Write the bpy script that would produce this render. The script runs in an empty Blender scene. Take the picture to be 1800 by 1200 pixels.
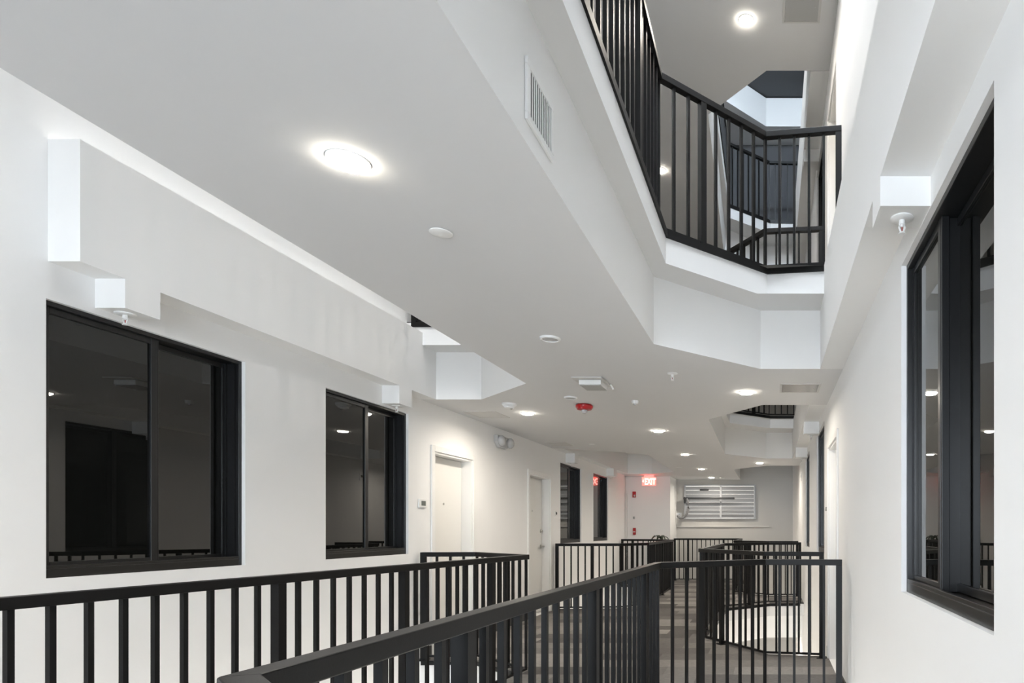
import bpy, math, random
from mathutils import Vector

random.seed(7)
sc = bpy.context.scene
COL = sc.collection

# ------------------------------------------------------------------ camera
cam_d = bpy.data.cameras.new('camera')
cam = bpy.data.objects.new('camera', cam_d)
COL.objects.link(cam)
cam.location = (0, 0, 1.25)
cam.rotation_euler = (math.pi / 2, 0, 0)
cam_d.sensor_fit = 'HORIZONTAL'
cam_d.sensor_width = 36
cam_d.lens = 22.4
cam_d.shift_x = -0.2522
cam_d.shift_y = 0.1833
cam_d.clip_start = 0.02
sc.camera = cam

# ------------------------------------------------------------------ world, view, large lights
world = bpy.data.worlds.new('world')
sc.world = world
world.use_nodes = True
world.node_tree.nodes['Background'].inputs[0].default_value = (0.55, 0.62, 0.72, 1)
world.node_tree.nodes['Background'].inputs[1].default_value = 0.25
sc.view_settings.view_transform = 'Standard'
sc.view_settings.look = 'None'
sc.view_settings.gamma = 1.0
sc.view_settings.exposure = 1.86
sc.view_settings.use_curve_mapping = False
sc.cycles.max_bounces = 7
sc.cycles.diffuse_bounces = 5
sc.cycles.adaptive_threshold = 0.1
sc.cycles.caustics_reflective = False
sc.cycles.caustics_refractive = False

WARM = (1.0, 0.91, 0.79)
COOL = (0.89, 0.945, 1.0)
SOFT = (1.0, 0.985, 0.96)


def area_light(name, loc, rot, sx, sy, power, color):
    d = bpy.data.lights.new(name, 'AREA')
    d.shape = 'RECTANGLE'
    d.size = sx
    d.size_y = sy
    d.energy = power
    d.color = color
    o = bpy.data.objects.new(name, d)
    COL.objects.link(o)
    o.location = loc
    o.rotation_euler = rot
    return o


# daylight through the assumed end window behind the walkway, the assumed skylight over the near
# right opening, the added unseen skylight over the left opening; added lamps light the roof shaft and the storey below
area_light('assumed_end_daylight', (-1.3, -3.9, 1.6), (math.radians(90), 0, 0), 3.5, 2.4, 52, COOL)
area_light('assumed_roof_daylight', (-0.1, 2.4, 8.8), (0, 0, 0), 1.2, 4.0, 118, COOL)
area_light('added_side_daylight', (-2.75, 3.4, 8.8), (0, 0, 0), 1.1, 4.4, 120, SOFT)
area_light('shaft_fill_light', (-0.1, 6.95, 8.58), (math.radians(90), 0, 0), 1.0, 0.34, 34, (0.72, 0.86, 1.0))  # unseen lamp added to put bluish light on the shaft walls
area_light('lower_fill_light', (-1.3, -3.9, -1.7), (math.radians(90), 0, 0), 3.5, 2.4, 45, COOL)  # unseen lamp added to brighten the storey below


# ------------------------------------------------------------------ materials
def mat(name, color, rough=0.6, metal=0.0, noise=0.0, scale=40.0, bump=0.0, spec=0.5, ior=1.5):
    m = bpy.data.materials.new(name)
    m.use_nodes = True
    nt = m.node_tree
    b = nt.nodes['Principled BSDF']
    b.inputs['Base Color'].default_value = (*color, 1)
    b.inputs['Roughness'].default_value = rough
    b.inputs['Metallic'].default_value = metal
    b.inputs['Specular IOR Level'].default_value = spec
    b.inputs['IOR'].default_value = ior
    if noise or bump:
        tc = nt.nodes.new('ShaderNodeTexCoord')
        nz = nt.nodes.new('ShaderNodeTexNoise')
        nz.inputs['Scale'].default_value = scale
        nz.inputs['Detail'].default_value = 4
        nt.links.new(tc.outputs['Object'], nz.inputs['Vector'])
        if noise:
            mx = nt.nodes.new('ShaderNodeMix')
            mx.data_type = 'RGBA'
            mx.inputs[6].default_value = (*[v * (1 - noise) for v in color], 1)
            mx.inputs[7].default_value = (*[min(1, v * (1 + noise)) for v in color], 1)
            nt.links.new(nz.outputs['Fac'], mx.inputs[0])
            nt.links.new(mx.outputs[2], b.inputs['Base Color'])
        if bump:
            bp = nt.nodes.new('ShaderNodeBump')
            bp.inputs['Strength'].default_value = bump
            bp.inputs['Distance'].default_value = 0.002
            nt.links.new(nz.outputs['Fac'], bp.inputs['Height'])
            nt.links.new(bp.outputs['Normal'], b.inputs['Normal'])
    return m


def emis(name, color, strength):
    m = bpy.data.materials.new(name)
    m.use_nodes = True
    b = m.node_tree.nodes['Principled BSDF']
    b.inputs['Base Color'].default_value = (*color, 1)
    b.inputs['Emission Color'].default_value = (*color, 1)
    b.inputs['Emission Strength'].default_value = strength
    return m


def carpet_mat():
    m = bpy.data.materials.new('carpet_tile')
    m.use_nodes = True
    nt = m.node_tree
    b = nt.nodes['Principled BSDF']
    b.inputs['Roughness'].default_value = 0.95
    b.inputs['Specular IOR Level'].default_value = 0.1
    oi = nt.nodes.new('ShaderNodeObjectInfo')
    rp = nt.nodes.new('ShaderNodeValToRGB')
    rp.color_ramp.elements[0].color = (0.085, 0.080, 0.076, 1)
    rp.color_ramp.elements[1].color = (0.25, 0.236, 0.222, 1)
    nt.links.new(oi.outputs['Random'], rp.inputs[0])
    tc = nt.nodes.new('ShaderNodeTexCoord')
    mp = nt.nodes.new('ShaderNodeMapping')
    mp.inputs['Scale'].default_value = (14, 110, 14)
    nz = nt.nodes.new('ShaderNodeTexNoise')
    nz.inputs['Scale'].default_value = 1.6
    nz.inputs['Detail'].default_value = 5
    nt.links.new(tc.outputs['Object'], mp.inputs['Vector'])
    nt.links.new(mp.outputs['Vector'], nz.inputs['Vector'])
    mr = nt.nodes.new('ShaderNodeMapRange')
    mr.inputs['From Min'].default_value = 0.3
    mr.inputs['From Max'].default_value = 0.7
    mr.inputs['To Min'].default_value = 0.72
    mr.inputs['To Max'].default_value = 1.28
    nt.links.new(nz.outputs['Fac'], mr.inputs[0])
    vm = nt.nodes.new('ShaderNodeVectorMath')
    vm.operation = 'SCALE'
    nt.links.new(rp.outputs[0], vm.inputs[0])
    nt.links.new(mr.outputs[0], vm.inputs['Scale'])
    nt.links.new(vm.outputs[0], b.inputs['Base Color'])
    bp = nt.nodes.new('ShaderNodeBump')
    bp.inputs['Strength'].default_value = 0.5
    bp.inputs['Distance'].default_value = 0.004
    nt.links.new(nz.outputs['Fac'], bp.inputs['Height'])
    nt.links.new(bp.outputs['Normal'], b.inputs['Normal'])
    return m


M = dict(
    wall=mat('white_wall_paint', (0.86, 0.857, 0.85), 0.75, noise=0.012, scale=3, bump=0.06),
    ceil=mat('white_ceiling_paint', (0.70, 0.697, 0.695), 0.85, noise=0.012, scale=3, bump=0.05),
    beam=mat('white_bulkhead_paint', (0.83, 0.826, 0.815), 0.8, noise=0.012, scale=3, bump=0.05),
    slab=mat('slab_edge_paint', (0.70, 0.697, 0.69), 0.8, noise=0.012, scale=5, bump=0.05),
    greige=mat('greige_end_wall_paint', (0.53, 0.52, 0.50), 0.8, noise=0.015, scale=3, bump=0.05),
    dark_wall=mat('charcoal_paint', (0.085, 0.087, 0.093), 0.8, noise=0.03, scale=4, bump=0.05),
    rail=mat('black_powder_coat', (0.0052, 0.0051, 0.0051), 0.42, noise=0.06, scale=160, bump=0.08, spec=0.2),
    frame=mat('dark_bronze_aluminium', (0.0065, 0.0068, 0.0076), 0.34, noise=0.05, scale=90, bump=0.02),
    sill=mat('bronze_sill_aluminium', (0.014, 0.0132, 0.012), 0.32, noise=0.05, scale=90),
    glass=mat('dark_window_glass', (0.006, 0.0065, 0.006), 0.012, ior=1.66),
    door=mat('door_enamel', (0.80, 0.79, 0.76), 0.45, noise=0.01, scale=6),
    trim=mat('trim_enamel', (0.84, 0.835, 0.82), 0.4, noise=0.01, scale=6),
    base=mat('dark_rubber_base', (0.045, 0.044, 0.043), 0.7, noise=0.08, scale=30),
    plastic=mat('white_plastic', (0.82, 0.82, 0.81), 0.4, noise=0.01, scale=20),
    grey_plastic=mat('grey_plastic', (0.42, 0.42, 0.41), 0.5, noise=0.04, scale=200),
    clear_plastic=mat('frosted_clear_plastic', (0.52, 0.52, 0.52), 0.12, noise=0.02, scale=30),
    red=mat('red_plastic', (0.42, 0.008, 0.012), 0.28, noise=0.04, scale=30),
    chrome=mat('brushed_chrome', (0.55, 0.54, 0.52), 0.28, 1.0, noise=0.05, scale=80),
    alu=mat('brushed_aluminium', (0.46, 0.47, 0.49), 0.62, 0.45, noise=0.08, scale=60, bump=0.04),
    panel_metal=mat('satin_metal_panel', (0.62, 0.61, 0.60), 0.22, 1.0, noise=0.05, scale=30),
    pipe_grey=mat('grey_pipe_plastic', (0.22, 0.22, 0.225), 0.35, noise=0.06, scale=40),
    panel_paint=mat('panel_paint', (0.60, 0.59, 0.57), 0.6, noise=0.02, scale=20),
    dark_metal=mat('dark_steel', (0.05, 0.05, 0.05), 0.4, 0.6, noise=0.1, scale=60),
    screen=mat('lcd_grey', (0.14, 0.15, 0.14), 0.25, noise=0.05, scale=60),
    hole=mat('black_void', (0.01, 0.01, 0.01), 0.9, noise=0.05, scale=20),
    leaf=mat('dark_leaf', (0.018, 0.03, 0.012), 0.5, noise=0.3, scale=30),
    pot=mat('dark_ceramic_pot', (0.03, 0.028, 0.027), 0.4, noise=0.1, scale=30),
    soil=mat('soil', (0.03, 0.02, 0.014), 0.9, noise=0.3, scale=80, bump=0.5),
    lower_floor=mat('pale_terrazzo', (0.5, 0.5, 0.49), 0.35, noise=0.05, scale=60),
    paper=mat('notice_paper', (0.85, 0.86, 0.88), 0.8, noise=0.01, scale=50),
    ink=mat('grey_print', (0.30, 0.34, 0.42), 0.8, noise=0.05, scale=50),
    lamp=emis('downlight_lens', (1.0, 0.93, 0.80), 22),
    daylight=emis('daylight_pane', (0.80, 0.90, 1.0), 1.6),  # glow shared by the assumed window, the skylights and the added light panels
    louvre_day=emis('louvre_daylight', (0.95, 0.93, 0.86), 0.35),
    exit_face=emis('exit_panel_glow', (1.0, 0.30, 0.25), 0.28),
    exit_text=emis('exit_letter_glow', (1.0, 0.42, 0.36), 1.3),
    plain_carpet=mat('plain_carpet', (0.12, 0.115, 0.108), 0.95, noise=0.25, scale=120, bump=0.3, spec=0.1),
    carpet=carpet_mat(),
)


# ------------------------------------------------------------------ mesh helpers
class MB:
    def __init__(self):
        self.v = []
        self.f = []

    def box(self, x0, x1, y0, y1, z0, z1):
        n = len(self.v)
        self.v += [(x0, y0, z0), (x1, y0, z0), (x1, y1, z0), (x0, y1, z0),
                   (x0, y0, z1), (x1, y0, z1), (x1, y1, z1), (x0, y1, z1)]
        self.f += [tuple(n + i for i in q) for q in
                   ((0, 3, 2, 1), (4, 5, 6, 7), (0, 1, 5, 4), (1, 2, 6, 5), (2, 3, 7, 6), (3, 0, 4, 7))]
        return self

    def quad(self, *p):
        n = len(self.v)
        self.v += list(p)
        self.f.append(tuple(range(n, n + len(p))))
        return self

    def prism(self, poly, fn, a, b):
        """poly: 2-D outline; fn(p, t) -> 3-D point; extruded from t=a to t=b."""
        n = len(self.v)
        k = len(poly)
        self.v += [fn(p, a) for p in poly] + [fn(p, b) for p in poly]
        self.f.append(tuple(n + i for i in range(k))[::-1])
        self.f.append(tuple(n + k + i for i in range(k)))
        for i in range(k):
            j = (i + 1) % k
            self.f.append((n + i, n + j, n + k + j, n + k + i))
        return self

    def lathe(self, prof, c, axis='z', seg=24):
        """prof: list of (radius, height) ; revolve around an axis through c."""
        n = len(self.v)
        for r, h in prof:
            for i in range(seg):
                a = 2 * math.pi * i / seg
                p, q = r * math.cos(a), r * math.sin(a)
                if axis == 'z':
                    self.v.append((c[0] + p, c[1] + q, c[2] + h))
                elif axis == 'x':
                    self.v.append((c[0] + h, c[1] + p, c[2] + q))
                else:
                    self.v.append((c[0] + p, c[1] + h, c[2] + q))
        for k in range(len(prof) - 1):
            for i in range(seg):
                j = (i + 1) % seg
                a, b = n + k * seg, n + (k + 1) * seg
                self.f.append((a + i, a + j, b + j, b + i))
        self.f.append(tuple(n + i for i in range(seg))[::-1])
        m = n + (len(prof) - 1) * seg
        self.f.append(tuple(m + i for i in range(seg)))
        return self

    def tube(self, pts, r, seg=10):
        n = len(self.v)
        P = [Vector(p) for p in pts]
        rr = r if isinstance(r, (list, tuple)) else [r] * len(P)
        up = Vector((0, 0, 1))
        for i, p in enumerate(P):
            d = (P[min(i + 1, len(P) - 1)] - P[max(i - 1, 0)]).normalized()
            s = d.cross(up)
            if s.length < 1e-3:
                s = d.cross(Vector((1, 0, 0)))
            s.normalize()
            t = s.cross(d)
            for k in range(seg):
                a = 2 * math.pi * k / seg
                self.v.append(tuple(p + (s * math.cos(a) + t * math.sin(a)) * rr[i]))
        for i in range(len(P) - 1):
            for k in range(seg):
                j = (k + 1) % seg
                a, b = n + i * seg, n + (i + 1) * seg
                self.f.append((a + k, a + j, b + j, b + k))
        self.f.append(tuple(n + k for k in range(seg))[::-1])
        m = n + (len(P) - 1) * seg
        self.f.append(tuple(m + k for k in range(seg)))
        return self

    def mesh(self, name, smooth=False):
        me = bpy.data.meshes.new(name)
        me.from_pydata(self.v, [], self.f)
        me.update()
        import bmesh
        bm = bmesh.new()
        bm.from_mesh(me)
        bmesh.ops.recalc_face_normals(bm, faces=bm.faces)
        bm.to_mesh(me)
        bm.free()
        if smooth:
            for p in me.polygons:
                p.use_smooth = True
            try:
                me.set_sharp_from_angle(angle=math.radians(40))
            except Exception:
                pass
        return me

    def build(self, name, m, parent=None, bevel=0.0, smooth=False):
        me = self.mesh(name, smooth)
        me.materials.append(M[m])
        o = bpy.data.objects.new(name, me)
        COL.objects.link(o)
        if parent is not None:
            o.parent = parent
        if bevel:
            md = o.modifiers.new('bevel', 'BEVEL')
            md.width = bevel
            md.segments = 2
            md.limit_method = 'ANGLE'
        return o


def tag(o, label, cat, group=None):
    o['label'] = label
    o['category'] = cat
    if group:
        o['group'] = group
    return o


def struct(o, label, cat):
    o['kind'] = 'structure'
    return tag(o, label, cat)


def empty(name, loc=(0, 0, 0)):
    o = bpy.data.objects.new(name, None)
    COL.objects.link(o)
    o.location = loc
    o.empty_display_size = 0.1
    return o


def link(name, me, parent, loc, rotz=0.0):
    o = bpy.data.objects.new(name, me)
    COL.objects.link(o)
    o.parent = parent
    o.location = loc
    o.rotation_euler = (0, 0, rotz)
    return o


# ---- 2-D polygon helpers
def area2(p):
    return sum(p[i][0] * p[(i + 1) % len(p)][1] - p[(i + 1) % len(p)][0] * p[i][1] for i in range(len(p))) / 2


def ccw(p):
    return list(p) if area2(p) > 0 else list(p)[::-1]


def clip(poly, a, b, keep_left):
    out = []

    def side(p):
        s = (b[0] - a[0]) * (p[1] - a[1]) - (b[1] - a[1]) * (p[0] - a[0])
        return s if keep_left else -s
    for i in range(len(poly)):
        p, q = poly[i], poly[(i + 1) % len(poly)]
        sp, sq = side(p), side(q)
        if sp >= -1e-9:
            out.append(p)
        if (sp > 1e-9 and sq < -1e-9) or (sp < -1e-9 and sq > 1e-9):
            t = sp / (sp - sq)
            out.append((p[0] + (q[0] - p[0]) * t, p[1] + (q[1] - p[1]) * t))
    return out if len(out) >= 3 and abs(area2(out)) > 1e-5 else []


def subtract(poly, hole):
    h = ccw(hole)
    out, rest = [], poly
    for i in range(len(h)):
        a, b = h[i], h[(i + 1) % len(h)]
        o = clip(rest, a, b, False)
        if o:
            out.append(o)
        rest = clip(rest, a, b, True)
        if not rest:
            break
    return out


def minus(polys, holes):
    for h in holes:
        polys = [q for p in polys for q in subtract(p, h)]
    return polys


def offset_line(pts, d, ref):
    """offset an open polyline by d towards the point ref, mitred"""
    n = len(pts)
    seg = []
    for i in range(n - 1):
        a, b = Vector(pts[i]), Vector(pts[i + 1])
        t = (b - a).normalized()
        nn = Vector((-t.y, t.x))
        seg.append(nn)
    # one consistent side for the whole line
    s = 0
    for i in range(n - 1):
        mid = (Vector(pts[i]) + Vector(pts[i + 1])) / 2
        s += (Vector(ref) - mid).dot(seg[i])
    sg = 1 if s > 0 else -1
    out = []
    for i in range(n):
        if i == 0:
            m = seg[0]
            k = 1
        elif i == n - 1:
            m = seg[-1]
            k = 1
        else:
            m = (seg[i - 1] + seg[i]).normalized()
            k = 1 / max(0.3, m.dot(seg[i]))
        p = Vector(pts[i]) + m * (sg * d * k)
        out.append((p.x, p.y))
    return out


# ------------------------------------------------------------------ plan
XL, XR = -3.37, 0.568           # faces of the long walls
YN, YF = -4.0, 16.1             # near end wall, far louvre wall
BL, BR = -3.22, 0.39            # faces of the wall beams
H, F1, F2 = 2.5, 3.16, 6.45     # ceiling height, upper floor levels
SB = 0.205                      # slab thickness

# guard rail lines round the openings of this floor and of the floors above
R1 = [(0.50, 4.63), (-0.04, 4.70), (-0.75, 4.25), (-0.80, 0.96), (-0.25, 0.45), (0.50, 0.40)]
R2 = [(0.50, 6.20), (-0.05, 6.30), (-0.80, 7.30), (-0.74, 10.10), (-0.03, 10.75), (0.50, 10.80)]
R3 = [(0.50, 11.90), (-0.05, 11.90), (-0.70, 12.50), (-0.70, 15.50), (-2.33, 15.56)]
L1 = [(-3.32, 6.10), (-2.83, 6.15), (-2.127, 5.55), (-2.86, -1.50), (-3.32, -1.52)]
L2 = [(-3.32, 9.92), (-2.35, 9.98), (-2.00, 10.40), (-2.10, 13.70), (-2.60, 14.20), (-3.32, 14.30)]
R1u = [(0.50, 4.66), (-0.038, 4.73), (-0.72, 4.11), (-0.72, 0.90), (-0.20, 0.40), (0.50, 0.40)]
R2u = [(0.50, 6.20), (-0.05, 6.25), (-0.70, 7.05), (-0.70, 10.25), (-0.02, 10.80), (0.50, 10.82)]
L1u = [(-3.32, 5.95), (-2.85, 5.95), (-2.30, 5.35), (-2.30, -1.50), (-3.32, -1.52)]
L2u = [(-3.32, 10.10), (-2.50, 10.45), (-2.20, 10.95), (-2.20, 13.70), (-2.65, 14.10), (-3.32, 14.12)]
C_R1, C_R2, C_L1, C_L2 = (0.1, 2.6), (0.1, 8.6), (-3.1, 2.5), (-3.1, 12.0)


def hole_from(line, ref, xw):
    p = offset_line(line, 0.05, ref)
    xw += .06 if xw > 0 else -.06
    return [(xw, p[0][1])] + p + [(xw, p[-1][1])]


XV, XW, YW = XL - .06, XR + .06, YF + .06
HA = [hole_from(R1, C_R1, XR), hole_from(R2, C_R2, XR), hole_from(L1, C_L1, XL), hole_from(L2, C_L2, XL),
      [(XW, 11.95), (-0.03, 11.95), (-0.65, 12.52), (-0.65, YW), (XW, YW)],
      [(-2.365, 15.61), (-0.65, 15.55), (-0.65, YW), (-2.365, YW)]]
HB = [hole_from(R1u, C_R1, XR), hole_from(R2u, C_R2, XR), hole_from(L1u, C_L1, XL), hole_from(L2u, C_L2, XL),
      [(XW, 12.75), (-0.03, 12.75), (-0.62, 13.4), (-0.62, YW), (XW, YW)]]
HC = [[(XW, 4.97), (-0.076, 4.97), (-0.787, 4.30), (-0.79, 0.90), (-0.20, 0.20), (XW, 0.20)],
      [(XW, 6.41), (-0.08, 6.41), (-0.70, 7.25), (-0.75, 10.57), (-0.074, 11.25), (XW, 11.25)],
      [(XV, 6.14), (-2.785, 6.14), (-2.095, 5.465), (-2.08, -1.7), (XV, -1.7)],
      [(XV, 9.80), (-2.42, 10.33), (-2.06, 10.77), (-2.09, 13.86), (-2.67, 14.36), (XV, 14.40)],
      [(XW, 12.55), (-0.08, 12.55), (-0.757, 13.30), (-0.757, YW), (XW, YW)]]
HC2 = [HC[0], [(XW, 6.13), (-0.036, 6.13), (-0.66, 6.78), (-0.75, 10.57), (-0.074, 11.25), (XW, 11.25)]] + HC[2:]
FLOORPLATE = [(XL - .12, YN - .12), (XR + .12, YN - .12), (XR + .12, YF + .12), (XL - .12, YF + .12)]


def plate(name, z0, z1, holes, under, side, top):
    b = MB()
    slot = []
    for p in minus([FLOORPLATE], holes):
        b.quad(*[(x, y, z1) for x, y in p])
        b.quad(*[(x, y, z0) for x, y in p])
        slot += [2, 0]
    for h in holes + [FLOORPLATE]:
        for i in range(len(h)):
            a, c = h[i], h[(i + 1) % len(h)]
            b.quad((*a, z0), (*c, z0), (*c, z1), (*a, z1))
            slot.append(1)
    o = b.build(name, under)
    o.data.materials.append(M[side])
    o.data.materials.append(M[top])
    for p, k in zip(o.data.polygons, slot):
        p.material_index = k
    return o


# ------------------------------------------------------------------ floors and ceilings
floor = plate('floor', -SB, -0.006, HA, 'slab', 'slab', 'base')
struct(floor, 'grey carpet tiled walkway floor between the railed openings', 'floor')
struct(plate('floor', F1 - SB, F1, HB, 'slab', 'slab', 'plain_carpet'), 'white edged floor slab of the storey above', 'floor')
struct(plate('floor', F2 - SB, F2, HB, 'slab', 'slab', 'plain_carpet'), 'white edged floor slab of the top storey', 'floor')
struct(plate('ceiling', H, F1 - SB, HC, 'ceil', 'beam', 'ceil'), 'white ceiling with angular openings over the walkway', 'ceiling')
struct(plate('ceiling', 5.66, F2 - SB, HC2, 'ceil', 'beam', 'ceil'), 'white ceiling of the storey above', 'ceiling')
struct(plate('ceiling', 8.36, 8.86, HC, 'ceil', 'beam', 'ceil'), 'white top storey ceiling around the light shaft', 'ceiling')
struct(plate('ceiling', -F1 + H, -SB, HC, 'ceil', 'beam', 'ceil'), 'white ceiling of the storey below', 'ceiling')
b = MB()
b.box(XL - .3, XR + .3, YN - .2, YF + .2, 8.88, 9.0)
struct(b.build('ceiling', 'dark_wall'), 'dark grey underside of the roof above the light shaft', 'ceiling')
b = MB()
b.box(XL - .3, XR + .3, YN - .2, YF + .2, -F1 - .2, -F1)
struct(b.build('floor', 'lower_floor'), 'pale floor of the storey below seen through the railings', 'floor')

# carpet tiles, each one laid on the floor
TW, TL = 0.61, 0.305
tile_me = MB().box(-TW / 2 + .001, TW / 2 - .001, -TL / 2 + .001, TL / 2 - .001, 0, .006).mesh('carpet_tile')
tile_me.materials.append(M['carpet'])
row = 0
y = 0.0
while y < 15.62:
    x = XL - (row % 2) * TW / 2 - random.choice((0, 0, .15))
    while x < XR:
        x0, x1, y0, y1 = max(x, XL), min(x + TW, XR), y, y + TL
        if x1 - x0 > .01:
            rect = [(x0, y0), (x1, y0), (x1, y1), (x0, y1)]
            ps = minus([rect], HA)
            full = len(ps) == 1 and abs(area2(ps[0]) - TW * TL) < 1e-4
            if full:
                link('carpet_tile', tile_me, floor, (x + TW / 2, y + TL / 2, -.006))
            elif ps:
                b = MB()
                cx, cy = x + TW / 2, y + TL / 2
                for p in ps:
                    b.prism([(u - cx, v - cy) for u, v in p], lambda q, t: (q[0], q[1], t), 0, .006)
                o = b.build('carpet_tile', 'carpet', floor)
                o.location = (cx, cy, -.006)
        x += TW
    y += TL
    row += 1


# ------------------------------------------------------------------ walls with recesses
def wall(name, X, n, holes, label, z0=-F1, z1=8.9, y0=YN, y1=YF, m='wall', depth=0.16):
    """long wall at x=X facing direction n (+1/-1); holes (ya,yb,za,zb)"""
    b = MB()
    ys = sorted({y0, y1} | {v for h in holes for v in h[:2]})
    zs = sorted({z0, z1} | {v for h in holes for v in h[2:]})
    for i in range(len(ys) - 1):
        for j in range(len(zs) - 1):
            cy, cz = (ys[i] + ys[i + 1]) / 2, (zs[j] + zs[j + 1]) / 2
            if any(h[0] < cy < h[1] and h[2] < cz < h[3] for h in holes):
                continue
            b.quad((X, ys[i], zs[j]), (X, ys[i + 1], zs[j]), (X, ys[i + 1], zs[j + 1]), (X, ys[i], zs[j + 1]))
    Xb = X - n * depth
    for ya, yb, za, zb in holes:
        b.quad((X, ya, za), (Xb, ya, za), (Xb, ya, zb), (X, ya, zb))
        b.quad((X, yb, za), (Xb, yb, za), (Xb, yb, zb), (X, yb, zb))
        b.quad((X, ya, za), (Xb, ya, za), (Xb, yb, za), (X, yb, za))
        b.quad((X, ya, zb), (Xb, ya, zb), (Xb, yb, zb), (X, yb, zb))
    Xo = X - n * 0.3
    b.quad((Xo, y0, z0), (Xo, y1, z0), (Xo, y1, z1), (Xo, y0, z1))
    me_o = b.build(name, m)
    return struct(me_o, label, 'wall')


WIN_L = [(2.965, 4.09), (4.83, 5.935), (10.23, 11.36), (12.14, 13.24)]
DOOR_L = [(6.38, 7.21), (8.90, 9.745)]
WIN_R = [(1.617, 2.76), (6.70, 7.80), (9.25, 10.28)]
DOOR_R = (5.36, 6.16)
ZS, ZT, DT = 1.02, 2.325, 2.03
ZSR, ZTR = 0.980, 2.39
holes_l = [(a, b_, ZS, ZT) for a, b_ in WIN_L] + [(a, b_, 0, DT) for a, b_ in DOOR_L] + [(14.73, 15.07, 0, 2.5)]
holes_r = [(a, b_, ZSR, ZTR) for a, b_ in WIN_R] + [(DOOR_R[0], DOOR_R[1], 0, DT)] + \
          [(6.70, 7.80, F1 + ZSR, F1 + ZTR), (DOOR_R[0], DOOR_R[1], F1, F1 + DT)]
wall('wall_left', XL, 1, holes_l, 'long white wall on the left with dark windows and doors')
wall('wall_right', XR, -1, holes_r, 'long white wall on the right beside the railed openings')
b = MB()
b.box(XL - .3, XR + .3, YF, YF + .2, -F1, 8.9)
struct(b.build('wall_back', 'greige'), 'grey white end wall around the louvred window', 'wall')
b = MB()
b.box(XL - .1, -2.365, 15.05, YF, -F1, 8.9)
struct(b.build('wall_exit', 'wall'), 'white wall projection behind the illuminated exit sign', 'wall')
# near end wall with the assumed big window opening
b = MB()
wy0, wy1, wz0, wz1 = -3.1, 0.45, 0.35, 2.85
b.box(XL - .3, XR + .3, YN - .2, YN, -F1, wz0)
b.box(XL - .3, XR + .3, YN - .2, YN, wz1, 8.9)
b.box(XL - .3, wy0, YN - .2, YN, wz0, wz1)
b.box(wy1, XR + .3, YN - .2, YN, wz0, wz1)
struct(b.build('wall_front', 'wall'), 'white end wall with the large assumed daylight window', 'wall')
b = MB()
b.box(XL, XR, 11.8, 11.9, F2, 8.36)
struct(b.build('wall_top', 'dark_wall'), 'charcoal wall of the top storey behind the upper railing', 'wall')


# bulkhead beams with sprinkler drops along the long walls (profiles in y-z)
def beam(name, x0, x1, ya, yb, top, drops, label, m='beam', zb=H):
    prof = [(ya, zb)]
    for d0, d1, dz in drops:
        prof += [(d0, zb), (d0, dz), (d1, dz), (d1, zb)]
    prof += [(yb, zb), (yb, top), (ya, top)]
    o = MB().prism(prof, lambda p, t: (t, p[0], p[1]), x0, x1).build(name, m)
    return struct(o, label, 'bulkhead')


beam('trim_1', XL, BL, 2.973, 6.14, 3.07, [(3.18, 3.364, 2.355), (5.53, 5.725, 2.342)],
     'white stepped bulkhead beam above the two near left windows')
beam('trim_2', XL, BL, 9.85, 14.38, 3.07, [(10.5, 10.69, 2.35), (13.1, 13.36, 2.35)],
     'white stepped bulkhead beam above the two far left windows')
beam('trim_3', BR, XR, 0.22, 4.97, F1, [(2.257, 2.427, 2.395)],
     'white bulkhead beam above the near right window')
beam('trim_4', BR, XR, 6.42, 11.25, 3.10, [(7.4, 7.58, 2.36), (9.75, 9.95, 2.35)],
     'white bulkhead beam above the far right windows')
beam('trim_5', BR, XR, 6.14, 11.25, F2, [(7.4, 7.58, 5.52)], 'white bulkhead beam high on the storey above', zb=5.66)

# dark baseboards
b = MB()
for a, c in ((6.17, 6.32), (7.27, 8.84), (9.805, 9.88), (14.36, 14.73)):
    b.box(XL, XL + .012, a, c, 0, .1)
struct(b.build('baseboard_left', 'base'), 'dark rubber baseboard along the left wall', 'baseboard')
b = MB()
for a, c in ((4.74, 5.3), (6.22, 6.3)):
    b.box(XR - .012, XR, a, c, 0, .1)
struct(b.build('baseboard_right', 'base'), 'dark rubber baseboard along the right wall', 'baseboard')


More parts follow.
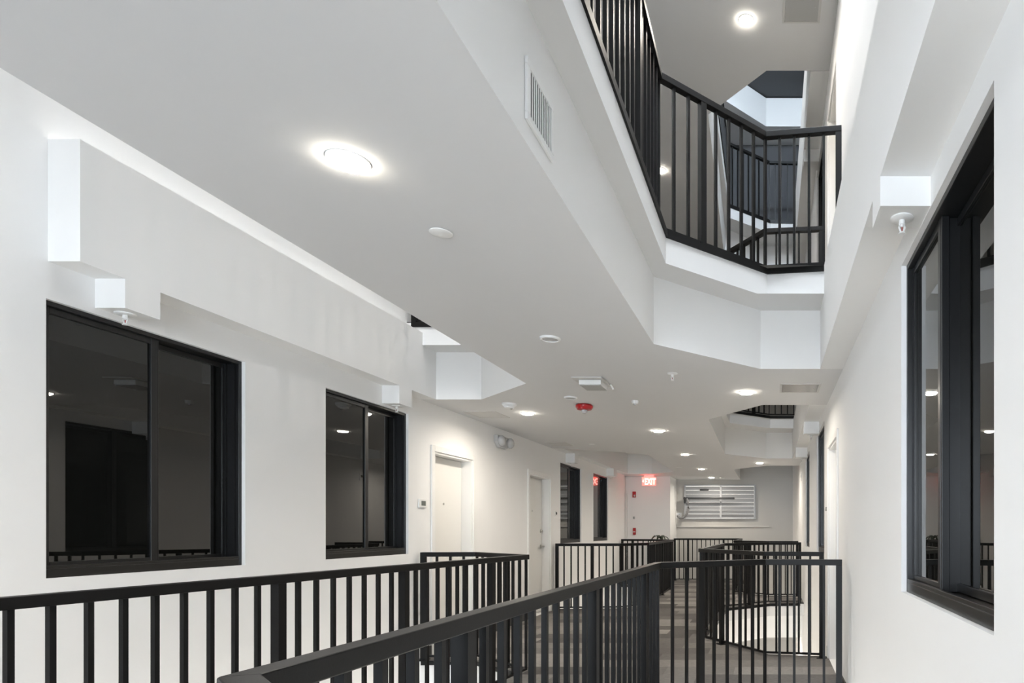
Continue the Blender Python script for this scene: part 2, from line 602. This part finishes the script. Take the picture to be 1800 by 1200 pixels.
# ------------------------------------------------------------------ windows
def window(name, X, n, ya, yb, za, zb, near_outer, label, split=.5):
    """sliding window in a long wall: X wall face, n outward direction to the corridor"""
    root = empty(name, (X, (ya + yb) / 2, za))
    struct(root, label, 'window')
    oy, oz = (ya + yb) / 2, za

    def P(mb, d0, d1, y0, y1, z0, z1):
        xa, xb = -n * d0, -n * d1
        mb.box(min(xa, xb), max(xa, xb), y0 - oy, y1 - oy, z0 - oz, z1 - oz)
    fr = 0.022
    d_f0, d_f1 = 0.022, 0.150
    m = MB()
    P(m, d_f0, d_f1, ya, ya + fr, za, zb)
    P(m, d_f0, d_f1, yb - fr, yb, za, zb)
    P(m, d_f0, d_f1, ya + fr, yb - fr, zb - fr, zb)
    m.build('frame', 'frame', root, .002)
    m = MB()
    P(m, d_f0, d_f1, ya + fr, yb - fr, za, za + .042)
    P(m, d_f0, d_f0 + .016, ya + fr, yb - fr, za + .042, za + .058)
    m.build('sill_track', 'sill', root, .002)
    # intermediate track ribs on the jambs
    m = MB()
    for d in (.042, .096):
        P(m, d, d + .01, yb - fr - .012, yb - fr, za + .062, zb - fr)
        P(m, d, d + .01, ya + fr, ya + fr + .012, za + .062, zb - fr)
    m.build('jamb_rib', 'frame', root)
    ym = ya + (yb - ya) * split
    st = .030
    for k, (s0, s1) in enumerate(((ya + fr, ym + .03), (ym - .03, yb - fr))):
        outer = (k == 0) == near_outer
        d0 = .044 if outer else .104
        d1 = d0 + .028
        m = MB()
        z0, z1 = za + .045, zb - fr
        P(m, d0, d1, s0, s0 + st, z0, z1)
        P(m, d0, d1, s1 - st, s1, z0, z1)
        P(m, d0, d1, s0 + st, s1 - st, z0, z0 + .03)
        P(m, d0, d1, s0 + st, s1 - st, z1 - .03, z1)
        sash = m.build('sash', 'frame', root, .002)
        g = MB()
        P(g, d0 + .009, d0 + .017, s0 + st - .004, s1 - st + .004, z0 + .026, z1 - .026)
        g.build('pane', 'glass', sash)
    m = MB()
    P(m, .042, .132, ym - .016, ym + .016, za + .044, zb - fr)
    m.build('interlock', 'frame', root, .002)
    m = MB()
    P(m, .152, .159, ya, yb, za, zb)
    m.build('backing', 'hole', root)
    return root


for i, (a, c) in enumerate(WIN_L):
    window('window_%d' % (i + 1), XL, 1, a, c, ZS, ZT, True,
           ['dark sliding window nearest the camera on the left wall',
            'dark sliding window beside the thermostat and first white door',
            'dark window just past the door with the chrome lock',
            'dark window nearest the exit sign on the left wall'][i])
for i, (a, c) in enumerate(WIN_R):
    window('window_%d' % (i + 5), XR, -1, a, c, ZSR, ZTR, False,
           ['large dark sliding window nearest the camera on the right wall',
            'narrow dark window just past the right hand door',
            'dark window farthest along the right wall'][i], split=.60 if i == 0 else .5)
window('window_8', XR, -1, 6.70, 7.80, F1 + ZSR, F1 + ZTR, False, 'dark window on the right wall of the storey above')


# ------------------------------------------------------------------ doors
def door(name, X, n, ya, yb, z0, label, handle=False, peephole=True, depth=.115):
    root = empty(name, (X, (ya + yb) / 2, z0))
    struct(root, label, 'door')
    oy = (ya + yb) / 2

    def P(mb, d0, d1, y0, y1, za, zb):
        xa, xb = -n * d0, -n * d1
        mb.box(min(xa, xb), max(xa, xb), y0 - oy, y1 - oy, za, zb)
    cw = .06
    m = MB()
    P(m, -.016, .0, ya - cw, ya, 0, DT + cw)
    P(m, -.016, .0, yb, yb + cw, 0, DT + cw)
    P(m, -.016, .0, ya, yb, DT, DT + cw)
    m.build('casing', 'trim', root, .003)
    m = MB()
    P(m, .0, depth + .02, ya, ya + .02, 0, DT)
    P(m, .0, depth + .02, yb - .02, yb, 0, DT)
    P(m, .0, depth + .02, ya + .02, yb - .02, DT - .02, DT)
    m.build('jamb', 'trim', root, .002)
    m = MB()
    P(m, depth, depth + .035, ya + .024, yb - .024, .008, DT - .024)
    leaf = m.build('door_leaf', 'door', root, .002)
    if peephole:
        m = MB()
        m.lathe([(.012, 0), (.012, n * .006), (.006, n * .008)], (-n * depth, 0 - .0, 1.52), 'x', 14)
        m.build('peephole', 'chrome', leaf)
    if handle:
        yy = yb - .075 - oy
        m = MB()
        m.lathe([(.028, 0), (.028, n * .012), (.018, n * .018), (.018, n * .03)], (-n * depth, yy, 1.22), 'x', 18)
        m.build('deadbolt', 'chrome', leaf, smooth=True)
        m = MB()
        m.lathe([(.03, 0), (.03, n * .012), (.014, n * .016), (.014, n * .05)], (-n * depth, yy, .99), 'x', 18)
        xa, xb = sorted((-n * depth + n * .036, -n * depth + n * .056))
        m.box(xa, xb, yy - .11, yy + .012, .98, 1.0)
        m.build('lever_handle', 'chrome', leaf, smooth=True)
        m = MB()
        for z in (1.73, .25):
            P(m, depth - .004, depth + .004, ya + .02, ya + .03, z - .05, z + .05)
        m.build('hinge', 'chrome', leaf)
    return root


door('door_1', XL, 1, *DOOR_L[0], 0, 'white flush door with a peephole beside the thermostat')
door('door_2', XL, 1, *DOOR_L[1], 0, 'white door with chrome deadbolt and lever past the emergency light', handle=True)
door('door_3', XR, -1, *DOOR_R, 0, 'white cased door in the right wall past the near railing', peephole=False)
door('door_4', XR, -1, *DOOR_R, F1, 'white cased door in the right wall of the storey above', peephole=False)
m = MB()
m.box(XL - .05, XL + .0, 14.99, 15.05, 0, 2.1)
m.box(XL - .08, XL - .05, 14.73, 15.05, 0, 2.5)
struct(m.build('door_5', 'trim', None, .003), 'edge of a white cased door beside the red alarm devices', 'door')


# ------------------------------------------------------------------ guard rails
RH = 1.03
BAL = MB().box(-.0095, .0095, -.0095, .0095, .04, RH - .04).mesh('baluster')
BAL.materials.append(M['rail'])
POST = MB().box(-.022, .022, -.022, .022, 0, RH - .04).box(-.045, .045, -.045, .045, 0, .008).mesh('post')
POST.materials.append(M['rail'])


def guard(line, z, ref, label, group, fascia=True, spacing=.112, at=None):
    root = empty('guard_rail', (line[0][0], line[0][1], z))
    tag(root, label, 'railing', group)
    ox, oy = line[0]

    def bar(name, half, z0, z1, centre):
        a = offset_line(centre, half, ref)
        c = offset_line(centre, -half, ref)
        for i in range(len(line) - 1):
            p = [a[i], a[i + 1], c[i + 1], c[i]]
            MB().prism([(u - ox, v - oy) for u, v in p], lambda q, t: (q[0], q[1], t), z0, z1).build(
                name, 'rail', root, .003 if name == 'top_rail' else 0)
    # end posts carry the top bar, so the ends of the line are stretched to cover them
    ln = [Vector(p) for p in line]
    e0 = ln[0] + (ln[0] - ln[1]).normalized() * .022
    e1 = ln[-1] + (ln[-1] - ln[-2]).normalized() * .022
    ext = [(e0.x, e0.y)] + list(line[1:-1]) + [(e1.x, e1.y)]
    bar('top_rail', .025, RH - .042, RH, ext)
    bar('bottom_rail', .0095, .026, .046, line)
    if fascia:
        fl = offset_line(line, .056, ref)
        bar('fascia_strip', .006, -.04, .003, fl)
    for i in range(len(ln) - 1):
        a, c = ln[i], ln[i + 1]
        d = c - a
        L = d.length
        ang = math.atan2(d.y, d.x)
        nb = max(1, round(L / spacing))
        npost = round(L / 1.05) if L > .62 else 0
        posts = {round(nb * (s + .6) / npost) for s in range(npost)}
        if at and i in at:
            posts = {round(nb * v / L) for v in at[i]}
        if i == 0:
            link('post', POST, root, (0, 0, 0), ang)
        for k in range(0 if i else 1, nb):
            q = a + d * (k / nb)
            if k in posts:
                link('post', POST, root, (q.x - ox, q.y - oy, 0), ang)
            else:
                link('baluster', BAL, root, (q.x - ox, q.y - oy, 0), ang)
    link('post', POST, root, (ln[-1].x - ox, ln[-1].y - oy, 0), ang)
    return root


G0, G1 = 'black guard rails of this storey', 'black guard rails of the storeys above'
guard(R1, 0, C_R1, 'nearest black railing sweeping from the foreground to the right wall', G0,
      at={1: [.51], 2: [.5, 1.52, 2.64]})
guard(L1, 0, C_L1, 'black railing along the left wall below the near windows', G0,
      at={2: [.61, 1.57, 2.53, 3.9, 5.1, 6.3]})
guard(R2, 0, C_R2, 'second black railing along the right wall past the carpet strip', G0)
guard(L2, 0, C_L2, 'black railing below the far left windows', G0)
guard(R3, 0, (0.3, 14.5), 'farthest black railing in front of the louvred window wall', G0)
guard(R1u, F1, C_R1, 'black railing of the storey above over the near opening', G1)
guard(R2u, F1, C_R2, 'second black railing of the storey above seen between balusters', G1)
guard(L1u, F1, C_L1, 'black railing glimpsed above the left bulkhead beam', G1)
guard(R2u, F2, C_R2, 'black railing of the top storey before the charcoal wall', G1)

# ------------------------------------------------------------------ ceiling fittings
DL_RING = MB().lathe([(.066, 0), (.066, -.004), (.062, -.007), (.058, -.007)], (0, 0, 0), 'z', 28).mesh('trim_ring', True)
DL_RING.materials.append(M['plastic'])
DL_LENS = MB().lathe([(.060, -.003), (.060, -.011), (.052, -.017), (.025, -.020)], (0, 0, 0), 'z', 28).mesh('lens', True)
DL_LENS.materials.append(M['lamp'])
DLD = bpy.data.lights.new('downlight_lamp', 'AREA')
DLD.shape = 'DISK'
DLD.size = .09
DLD.energy = 5.0
DLD.color = WARM
DLD.spread = math.radians(165)


DLL = DLD.copy()
DLL.energy = 26  # stronger copy for the fill downlights added below


def downlight(x, y, z, label, group):
    r = empty('downlight', (x, y, z))
    tag(r, label, 'ceiling light', group)
    link('trim_ring', DL_RING, r, (0, 0, 0))
    link('lens', DL_LENS, r, (0, 0, 0))
    o = bpy.data.objects.new('lamp', DLL if z < 0 else DLD)
    COL.objects.link(o)
    o.parent = r
    o.location = (0, 0, -.022)


GL = 'recessed downlights in the walkway ceiling'
for x, y, lb in [(-1.43, 2.16, 'large bright downlight nearest the camera in the ceiling'),
                 (-0.22, 5.81, 'bright downlight between the two right hand ceiling openings'),
                 (-2.61, 6.85, 'bright downlight beside the smoke detector near the left wall'),
                 (-1.42, 8.09, 'downlight in mid ceiling past the red fire alarm'),
                 (-1.42, 10.61, 'second downlight in the row running to the far wall'),
                 (-1.42, 13.15, 'third downlight in the row running to the far wall'),
                 (-1.41, 15.35, 'last downlight just before the louvred window'),
                 (-0.20, 11.97, 'downlight past the far right ceiling opening')]:
    downlight(x, y, H, lb, GL)
GU = 'downlights of the storey above'
downlight(-0.21, 5.52, 5.66, 'bright downlight at the top edge on the upper storey ceiling', GU)
downlight(-1.35, 7.83, 5.66, 'bright downlight seen between balusters of the upper railing', GU)
GD = 'added fill downlights of the storey below'  # unseen lamps added because the storey below was too dark
for x, y, lb in ((-1.42, 3.0, 'below the near walkway'), (-0.2, 5.8, 'below the first carpet strip'),
                 (-1.42, 8.1, 'below the middle of the walkway'), (-0.2, 12.0, 'below the far carpet strip')):
    downlight(x, y, -F1 + H, 'added fill downlight of the storey beneath, ' + lb, GD)

# speakers
def speaker(x, y, r, label):
    t = empty('ceiling_speaker', (x, y, H))
    tag(t, label, 'speaker', 'round ceiling speakers')
    MB().lathe([(r, 0), (r, -.004), (r * .95, -.012), (r * .8, -.014), (r * .78, -.008)], (0, 0, 0), 'z', 32).build('rim', 'plastic', t, smooth=True)
    MB().lathe([(r * .79, -.004), (r * .79, -.009), (r * .4, -.012), (r * .1, -.013)], (0, 0, 0), 'z', 32).build('grille', 'grey_plastic' if r < .064 else 'clear_plastic', t, smooth=True)


speaker(-1.44, 4.167, .066, 'white round ceiling fitting in front of the square diffuser')
speaker(-1.891, 6.034, .062, 'white rimmed round speaker with grey grille between the square diffuser and red alarm')

# concealed sprinkler covers: thin flush white discs
for x, y, r, lb in [(-1.384, 2.677, .045, 'small white disc on the ceiling near the closest downlight'),
                    (-2.617, 9.333, .05, 'white disc on the ceiling before the far left windows'),
                    (-1.846, 12.844, .06, 'white disc on the ceiling near the exit sign'),
                    (-1.167, 15.5, .07, 'white disc on the ceiling beside the last downlight')]:
    o = MB().lathe([(r * .8, 0), (r * .8, -.004), (r, -.004), (r, -.007), (r * .9, -.009)], (0, 0, 0), 'z', 28).build('sprinkler_cover', 'plastic', smooth=True)
    o.location = (x, y, H)
    tag(o, lb, 'sprinkler cover', 'flush sprinkler covers')


# exposed sprinkler heads
def sprinkler(x, y, z, label):
    t = empty('fire_sprinkler', (x, y, z))
    tag(t, label, 'sprinkler', 'pendent sprinkler heads')
    MB().lathe([(.042, 0), (.042, -.004), (.036, -.008), (.016, -.009)], (0, 0, 0), 'z', 24).build('escutcheon', 'plastic', t, smooth=True)
    m = MB()
    m.lathe([(.011, -.006), (.011, -.024), (.007, -.026), (.007, -.034)], (0, 0, 0), 'z', 12)
    for s in (-1, 1):
        m.tube([(s * .009, 0, -.02), (s * .011, 0, -.035), (s * .004, 0, -.054)], .0036, 6)
    m.build('body', 'plastic', t)
    MB().lathe([(.0018, -.03), (.0018, -.048)], (0, 0, 0), 'z', 8).build('glass_bulb', 'red', t)
    MB().lathe([(.005, -.050), (.013, -.056), (.013, -.059), (.004, -.060)], (0, 0, 0), 'z', 16).build('deflector', 'plastic', t)


sprinkler(-3.305, 3.265, 2.355, 'sprinkler under the bulkhead drop above the nearest left window')
sprinkler(-3.30, 5.63, 2.342, 'sprinkler under the bulkhead drop above the second left window')
sprinkler(-3.30, 10.6, 2.35, 'sprinkler under the drop above the third left window')
sprinkler(-3.30, 13.2, 2.35, 'sprinkler under the drop above the fourth left window')
sprinkler(0.485, 2.345, 2.395, 'white sprinkler under the drop above the near right window')
sprinkler(0.48, 7.49, 2.36, 'sprinkler under the first drop of the far right bulkhead')
sprinkler(0.48, 9.85, 2.35, 'sprinkler under the last drop of the far right bulkhead')
sprinkler(-0.785, 5.109, H, 'sprinkler in the open ceiling beside the near right opening')

# square diffuser with dropped core
t = empty('ceiling_diffuser', (-1.505, 5.38, H))
tag(t, 'square white ceiling plate with a dropped grey box', 'diffuser')
MB().box(-.125, .125, -.17, .17, -.012, 0).build('plate', 'panel_paint', t, .003)
MB().box(-.082, .10, -.10, .12, -.05, -.012).build('dropped_core', 'plastic', t, .003)
MB().box(-.074, .092, -.092, .112, -.056, -.05).build('core_grille', 'grey_plastic', t)
m = MB()
m.tube([(.13, .10, -.004), (.145, .12, -.03), (.15, .12, -.045)], .008, 8)
m.build('sensor_stub', 'plastic', t)

# fire alarm on the ceiling
t = empty('fire_alarm', (-1.866, 6.393, H))
tag(t, 'red round fire alarm strobe on the ceiling', 'fire alarm')
MB().lathe([(.07, 0), (.085, -.012), (.085, -.028), (.07, -.05), (.04, -.055)], (0, 0, 0), 'z', 32).build('horn_body', 'red', t, smooth=True)
MB().lathe([(.03, -.05), (.03, -.072), (.018, -.085)], (0, 0, 0), 'z', 16).build('strobe_lens', 'clear_plastic', t)

# smoke detectors
t = empty('smoke_detector', (-2.597, 6.34, H))
tag(t, 'white domed smoke detector next to a downlight', 'smoke detector')
MB().lathe([(.068, 0), (.068, -.016), (.055, -.03)], (0, 0, 0), 'z', 28).build('base', 'plastic', t, smooth=True)
MB().lathe([(.05, -.028), (.045, -.045), (.025, -.05)], (0, 0, 0), 'z', 24).build('sensing_chamber', 'plastic', t, smooth=True)
MB().lathe([(.012, -.046), (.012, -.056), (.006, -.06)], (.02, .0, 0), 'z', 12).build('indicator', 'chrome', t)
t = empty('occupancy_sensor', (-1.316, 6.195, H))
tag(t, 'small white stepped sensor on the ceiling beside the red alarm', 'sensor')
MB().lathe([(.034, 0), (.034, -.012), (.028, -.03)], (0, 0, 0), 'z', 24).build('base', 'plastic', t, smooth=True)
MB().lathe([(.014, -.03), (.012, -.042), (.006, -.045)], (0, 0, 0), 'z', 16).build('sensor_eye', 'clear_plastic', t, smooth=True)


# ceiling access panels
def access_panel(x0, x1, y0, y1, z, m, label, recess):
    t = empty('access_panel', ((x0 + x1) / 2, (y0 + y1) / 2, z))
    tag(t, label, 'access panel', 'ceiling access panels')
    a, c = (x1 - x0) / 2, (y1 - y0) / 2
    f = .018
    b = MB()
    b.box(-a, a, -c, -c + f, -.005, 0)
    b.box(-a, a, c - f, c, -.005, 0)
    b.box(-a, -a + f, -c + f, c - f, -.005, 0)
    b.box(a - f, a, -c + f, c - f, -.005, 0)
    b.build('frame', 'panel_paint', t)
    MB().box(-a + f + .003, a - f - .003, -c + f + .003, c - f - .003, -.004 + recess, 0 + recess).build('door_panel', m, t)
    MB().lathe([(.006, -.004 + recess), (.006, -.006 + recess)], (a - .05, 0, 0), 'z', 10).build('latch', 'chrome', t)


access_panel(-3.255, -2.915, 6.75, 7.14, H, 'panel_paint', 'flush white ceiling panel above the first left door', 0)
access_panel(-3.235, -2.935, 9.15, 9.52, H, 'panel_paint', 'flush white ceiling panel above the second left door', 0)
access_panel(.085, .44, 5.475, 5.81, H, 'panel_metal', 'shiny metal ceiling panel beside the right wall', -.001)
access_panel(.105, .43, 5.2, 5.55, 5.66, 'grey_plastic', 'grey ceiling panel at the top edge on the storey above', -.001)

# supply grille on the side of the bulkhead
t = empty('air_grille', (-.7885, 2.17, 2.67))
tag(t, 'white rectangular air grille with vertical slats on the bulkhead', 'air grille')
m = MB()
gy, gz, gb = .125, .102, .025
m.box(0, .01, -gy, gy, -gz, -gz + gb)
m.box(0, .01, -gy, gy, gz - gb, gz)
m.box(0, .01, -gy, -gy + gb, -gz + gb, gz - gb)
m.box(0, .01, gy - gb, gy, -gz + gb, gz - gb)
m.build('frame', 'plastic', t, .002)
MB().box(.0, .004, -gy + gb, gy - gb, -gz + gb, gz - gb).build('duct_back', 'hole', t)
slat = MB().box(.004, .0062, -.0034, .0034, -gz + gb, gz - gb).mesh('slat')
slat.materials.append(M['plastic'])
for k in range(11):
    link('slat', slat, t, (0, -gy + gb + (2 * gy - 2 * gb) * (k + .5) / 11, 0), 0)

# ------------------------------------------------------------------ wall fittings
# emergency light on the left wall
t = empty('emergency_light', (XL, 7.95, 2.34))
tag(t, 'clear twin headed emergency light high on the left wall', 'emergency light')
MB().prism([(-.19, .065), (.19, .065), (.19, -.02), (.10, -.08), (-.10, -.08), (-.19, -.02)],
           lambda p, tt: (tt, p[0], p[1]), 0, .05).build('housing', 'clear_plastic', t, .01)
for s in (-1, 1):
    MB().lathe([(.05, 0), (.066, .02), (.066, .04), (.05, .06), (.015, .068)], (.045, s * .125, -.003), 'x', 20).build(
        'lamp_head', 'clear_plastic', t, smooth=True)

t = empty('thermostat', (XL, 6.16, 1.50))
tag(t, 'white square thermostat between the second window and the door', 'thermostat')
MB().box(0, .014, -.065, .065, -.042, .042).build('cover', 'plastic', t, .003)
MB().box(.014, .0155, -.03, .045, -.022, .024).build('display', 'screen', t)
t = empty('doorbell', (XL, 10.01, 1.50))
tag(t, 'small white doorbell plate beside the chrome locked door', 'doorbell')
MB().box(0, .01, -.06, .06, -.04, .04).build('plate', 'plastic', t, .002)
MB().lathe([(.022, .01), (.022, .016), (.012, .018)], (0, 0, 0), 'x', 16).build('button', 'dark_metal', t)
t = empty('doorbell', (XR, 6.30, 1.45))
tag(t, 'small white doorbell plate beside the right hand door', 'doorbell')
MB().box(-.01, 0, -.05, .05, -.05, .05).build('plate', 'plastic', t, .002)
MB().lathe([(.02, -.01), (.02, -.022), (.012, -.026)], (0, 0, 0), 'x', 16).build('button', 'chrome', t)
t = empty('thermostat', (XR, 11.55, 2.2))
tag(t, 'small white wall device near the far end of the right wall', 'thermostat')
MB().box(-.012, 0, -.05, .05, -.07, .07).build('cover', 'plastic', t, .003)
MB().box(-.0135, -.012, -.03, .03, -.01, .03).build('display', 'screen', t)

# fire devices on the exit wall
t = empty('fire_strobe', (-3.21, 15.05, 2.07))
tag(t, 'red wall mounted fire strobe beneath the exit sign', 'fire alarm')
MB().box(-.04, .04, -.035, 0, -.07, .07).build('housing', 'red', t, .006)
MB().box(-.005, .03, -.06, -.035, -.05, -.005).build('strobe_lens', 'clear_plastic', t, .005)
t = empty('pull_station', (-3.205, 15.05, 1.20))
tag(t, 'small red fire alarm pull station low on the exit wall', 'fire alarm')
MB().box(-.032, .032, -.04, 0, -.08, .08).build('housing', 'red', t, .006)
MB().box(-.024, .024, -.052, -.04, -.02, .0).build('pull_handle', 'plastic', t)
t = empty('key_switch', (-3.22, 15.05, 1.52))
tag(t, 'tiny grey key switch between the two red alarm devices', 'switch')
MB().box(-.02, .02, -.012, 0, -.03, .03).build('plate', 'grey_plastic', t, .002)
MB().lathe([(.008, -.012), (.008, -.018), (.004, -.02)], (0, 0, 0), 'y', 12).build('key_barrel', 'dark_metal', t)

# exit sign hanging from the ceiling
t = empty('exit_sign', (-2.80, 14.72, H))
tag(t, 'glowing red EXIT sign hanging from the ceiling', 'exit sign')
MB().box(-.11, .11, -.022, .022, -.045, 0).build('canopy', 'plastic', t, .004)
MB().box(-.16, .16, -.011, .011, -.245, -.045).build('panel', 'exit_face', t, .003)
cu = bpy.data.curves.new('lettering', 'FONT')
cu.body = 'EXIT'
cu.size = .2
cu.align_x = 'CENTER'
cu.extrude = .002
cu.offset = .004
cu.materials.append(M['exit_text'])
tmp = bpy.data.objects.new('lettering_curve', cu)
COL.objects.link(tmp)
bpy.context.view_layer.update()
tme = bpy.data.meshes.new_from_object(tmp.evaluated_get(bpy.context.evaluated_depsgraph_get()))
bpy.data.objects.remove(tmp)
tx = bpy.data.objects.new('lettering', tme)
COL.objects.link(tx)
tx.parent = t
tx.rotation_euler = (math.pi / 2, 0, 0)
tx.scale = (.62, 1, 1)
tx.location = (.025, -.014, -.215)
MB().prism([(-.155, -.14), (-.125, -.105), (-.125, -.175)], lambda p, tt: (p[0], tt, p[1]), -.0135, -.011).build('arrow', 'exit_text', t)
rd = bpy.data.lights.new('sign_glow', 'AREA')
rd.shape = 'RECTANGLE'
rd.size, rd.size_y = .3, .02
rd.energy = 0.28
rd.color = (1, .06, .05)
ro = bpy.data.objects.new('sign_glow', rd)
COL.objects.link(ro)
ro.parent = t
ro.location = (0, -.03, -.10)
ro.rotation_euler = (math.radians(180 - 35), 0, 0)

# ------------------------------------------------------------------ far end: louvred window
Y = YF
t = empty('window_9', (-1.272, Y, 1.94))
struct(t, 'aluminium louvred window in two panels on the far end wall', 'window')
wx, wz = .90, .435
m = MB()
m.box(-wx, wx, -.05, 0, wz - .035, wz)
m.box(-wx, wx, -.05, 0, -wz, -wz + .03)
m.box(-wx, -wx + .04, -.05, 0, -wz + .03, wz - .035)
m.box(wx - .04, wx, -.05, 0, -wz + .03, wz - .035)
m.build('frame', 'alu', t, .003)
MB().box(.0, .045, -.055, 0, -wz + .03, wz - .035).build('mullion', 'alu', t, .003)
MB().box(-wx + .02, wx - .02, -.008, -.004, -wz + .02, wz - .02).build('daylight_pane', 'louvre_day', t)
nsl = 8
for side, (xa, xb) in enumerate(((-wx + .042, -.002), (.047, wx - .042))):
    hh = (2 * wz - .075) / nsl
    for k in range(nsl):
        zc = -wz + .032 + hh * (k + .5)
        tilt = math.radians(24 + 6 * math.sin(k * 2.1 + side * 1.3))
        dz = hh * .56
        me = MB().prism([(-.003, -dz * 0.9), (.003, -dz * 0.9), (.003, dz * 0.9), (-.003, dz * 0.9)],
                        lambda p, tt: (tt, p[0], p[1]), xa, xb).mesh('louvre_slat')
        me.materials.append(M['alu'])
        o = link('louvre_slat', me, t, (0, -.034, zc))
        o.rotation_euler = (tilt, 0, 0)
MB().box(-.50, -.28, -.06, -.05, .28, .33).build('latch_plate', 'dark_metal', t, .003)

o = MB().box(-2.365, -.03, Y - .03, Y, 1.305, 1.335).build('wall_ledge', 'panel_paint', None, .004)
tag(o, 'long thin ledge on the wall below the louvred window', 'ledge')
t = empty('bent_pipe', (-2.08, Y - .19, 2.02))
tag(t, 'grey hooked pipe with a dark horizontal bar before the louvred window', 'pipe')
MB().box(-.09, 1.19, -.025, .025, -.026, .026).build('crossbar', 'dark_metal', t, .004)
pts = [(0, 0, 0), (.03, 0, -.12), (.03, 0, -.26), (.01, 0, -.36), (-.04, 0, -.44), (-.10, 0, -.485), (-.17, 0, -.49), (-.215, 0, -.46), (-.23, 0, -.42)]
MB().tube(pts, .032, 12).build('hooked_tube', 'pipe_grey', t, smooth=True)
MB().box(-.08, -.04, -.02, .16, -.12, .03).build('wall_bracket', 'dark_metal', t, .003)
t = empty('wall_notice', (-2.305, Y, 1.60))
tag(t, 'small white paper notice left of the louvred window', 'notice')
MB().box(-.065, .065, -.004, 0, -.065, .065).build('sheet', 'paper', t)
m = MB()
for k in range(4):
    m.box(-.04, .04 - .015 * (k % 2), -.005, -.004, .035 - k * .022, .043 - k * .022)
m.build('printed_lines', 'ink', t)

# potted plant behind the far left railing
t = empty('potted_palm', (-2.55, 14.72, 0))
tag(t, 'dark leaved potted palm behind the railing under the exit sign', 'potted plant')
MB().lathe([(.11, 0), (.15, .04), (.17, .30), (.18, .32), (.165, .32), (.16, .28)], (0, 0, 0), 'z', 24).build('pot', 'pot', t, smooth=True)
MB().lathe([(.158, .27), (.158, .285), (.05, .29)], (0, 0, 0), 'z', 20).build('soil', 'soil', t)
MB().tube([(0, 0, .28), (.02, 0, .6), (.01, .01, 1.06)], [.022, .018, .014], 10).build('stem', 'leaf', t)
for k in range(13):
    a = k * 2.4 + .3
    ln_ = .20 + .07 * random.random()
    up = .12 + .12 * random.random()
    m = MB()
    base = Vector((.01, .01, 1.03))
    dirv = Vector((math.cos(a), math.sin(a), 0))
    sd = Vector((-math.sin(a), math.cos(a), 0))
    L_, R_ = [], []
    for s in range(7):
        q = s / 6
        p = base + dirv * (ln_ * q * 1.15) + Vector((0, 0, up * 1.9 * q - (up * 2.2 + .05) * q * q))
        w = .022 * math.sin(math.pi * min(1, q * .9 + .1)) + .001
        L_.append(p + sd * w + Vector((0, 0, .004)))
        R_.append(p - sd * w + Vector((0, 0, .004)))
    for s in range(6):
        m.quad(tuple(L_[s]), tuple(L_[s + 1]), tuple(R_[s + 1]), tuple(R_[s]))
        dn = Vector((0, 0, -.003))
        m.quad(tuple(L_[s] + dn), tuple(R_[s] + dn), tuple(R_[s + 1] + dn), tuple(L_[s + 1] + dn))
    m.build('leaf', 'leaf', t, smooth=True)

# ------------------------------------------------------------------ assumed or added daylight openings and added light panels out of shot
def glazing(name, x0, x1, y0, y1, z0, z1, label, flat):
    t = empty(name, ((x0 + x1) / 2, (y0 + y1) / 2, (z0 + z1) / 2))
    struct(t, label, 'window')
    a, c, h = (x1 - x0) / 2, (y1 - y0) / 2, (z1 - z0) / 2
    b = MB()
    f = .05
    if flat:
        b.box(-a, a, -c, -c + f, -h, h)
        b.box(-a, a, c - f, c, -h, h)
        b.box(-a, -a + f, -c + f, c - f, -h, h)
        b.box(a - f, a, -c + f, c - f, -h, h)
    else:
        b.box(-a, a, -c, c, -h, -h + f)
        b.box(-a, a, -c, c, h - f, h)
        b.box(-a, -a + f, -c, c, -h + f, h - f)
        b.box(a - f, a, -c, c, -h + f, h - f)
        b.box(-.03, .03, -c, c, -h + f, h - f)
    b.build('frame', 'frame', t)
    if flat:
        MB().box(-a + f, a - f, -c + f, c - f, h - .01, h).build('pane', 'daylight', t)
    else:
        MB().box(-a + f, a - f, -c, -c + .01, -h + f, h - f).build('pane', 'daylight', t)


glazing('window_10', wy0, wy1, YN - .06, YN, wz0, wz1, 'assumed tall daylight window in the end wall behind the viewpoint', False)  # unseen window, assumed from the cool light on faces toward the camera
glazing('window_11', -.75, .5, .4, 4.5, 8.83, 8.87, 'assumed skylight over the near right opening', True)  # unseen skylight, assumed from the bluish light on the right wall
glazing('window_12', -3.3, -2.15, 1.1, 5.7, 8.83, 8.87, 'added skylight over the left opening', True)  # unseen skylight added to light the left wall and beam
glazing('window_13', -.6, .45, 6.86, 6.92, 8.38, 8.8, 'added light panel in the roof shaft', False)  # glowing panel added out of view beside the shaft lamp
glazing('window_14', -3.05, .45, YN + .01, YN + .05, -2.95, -.45, 'added light panel in the storey below', False)  # glowing panel added with the lower lamp, no real entrance known
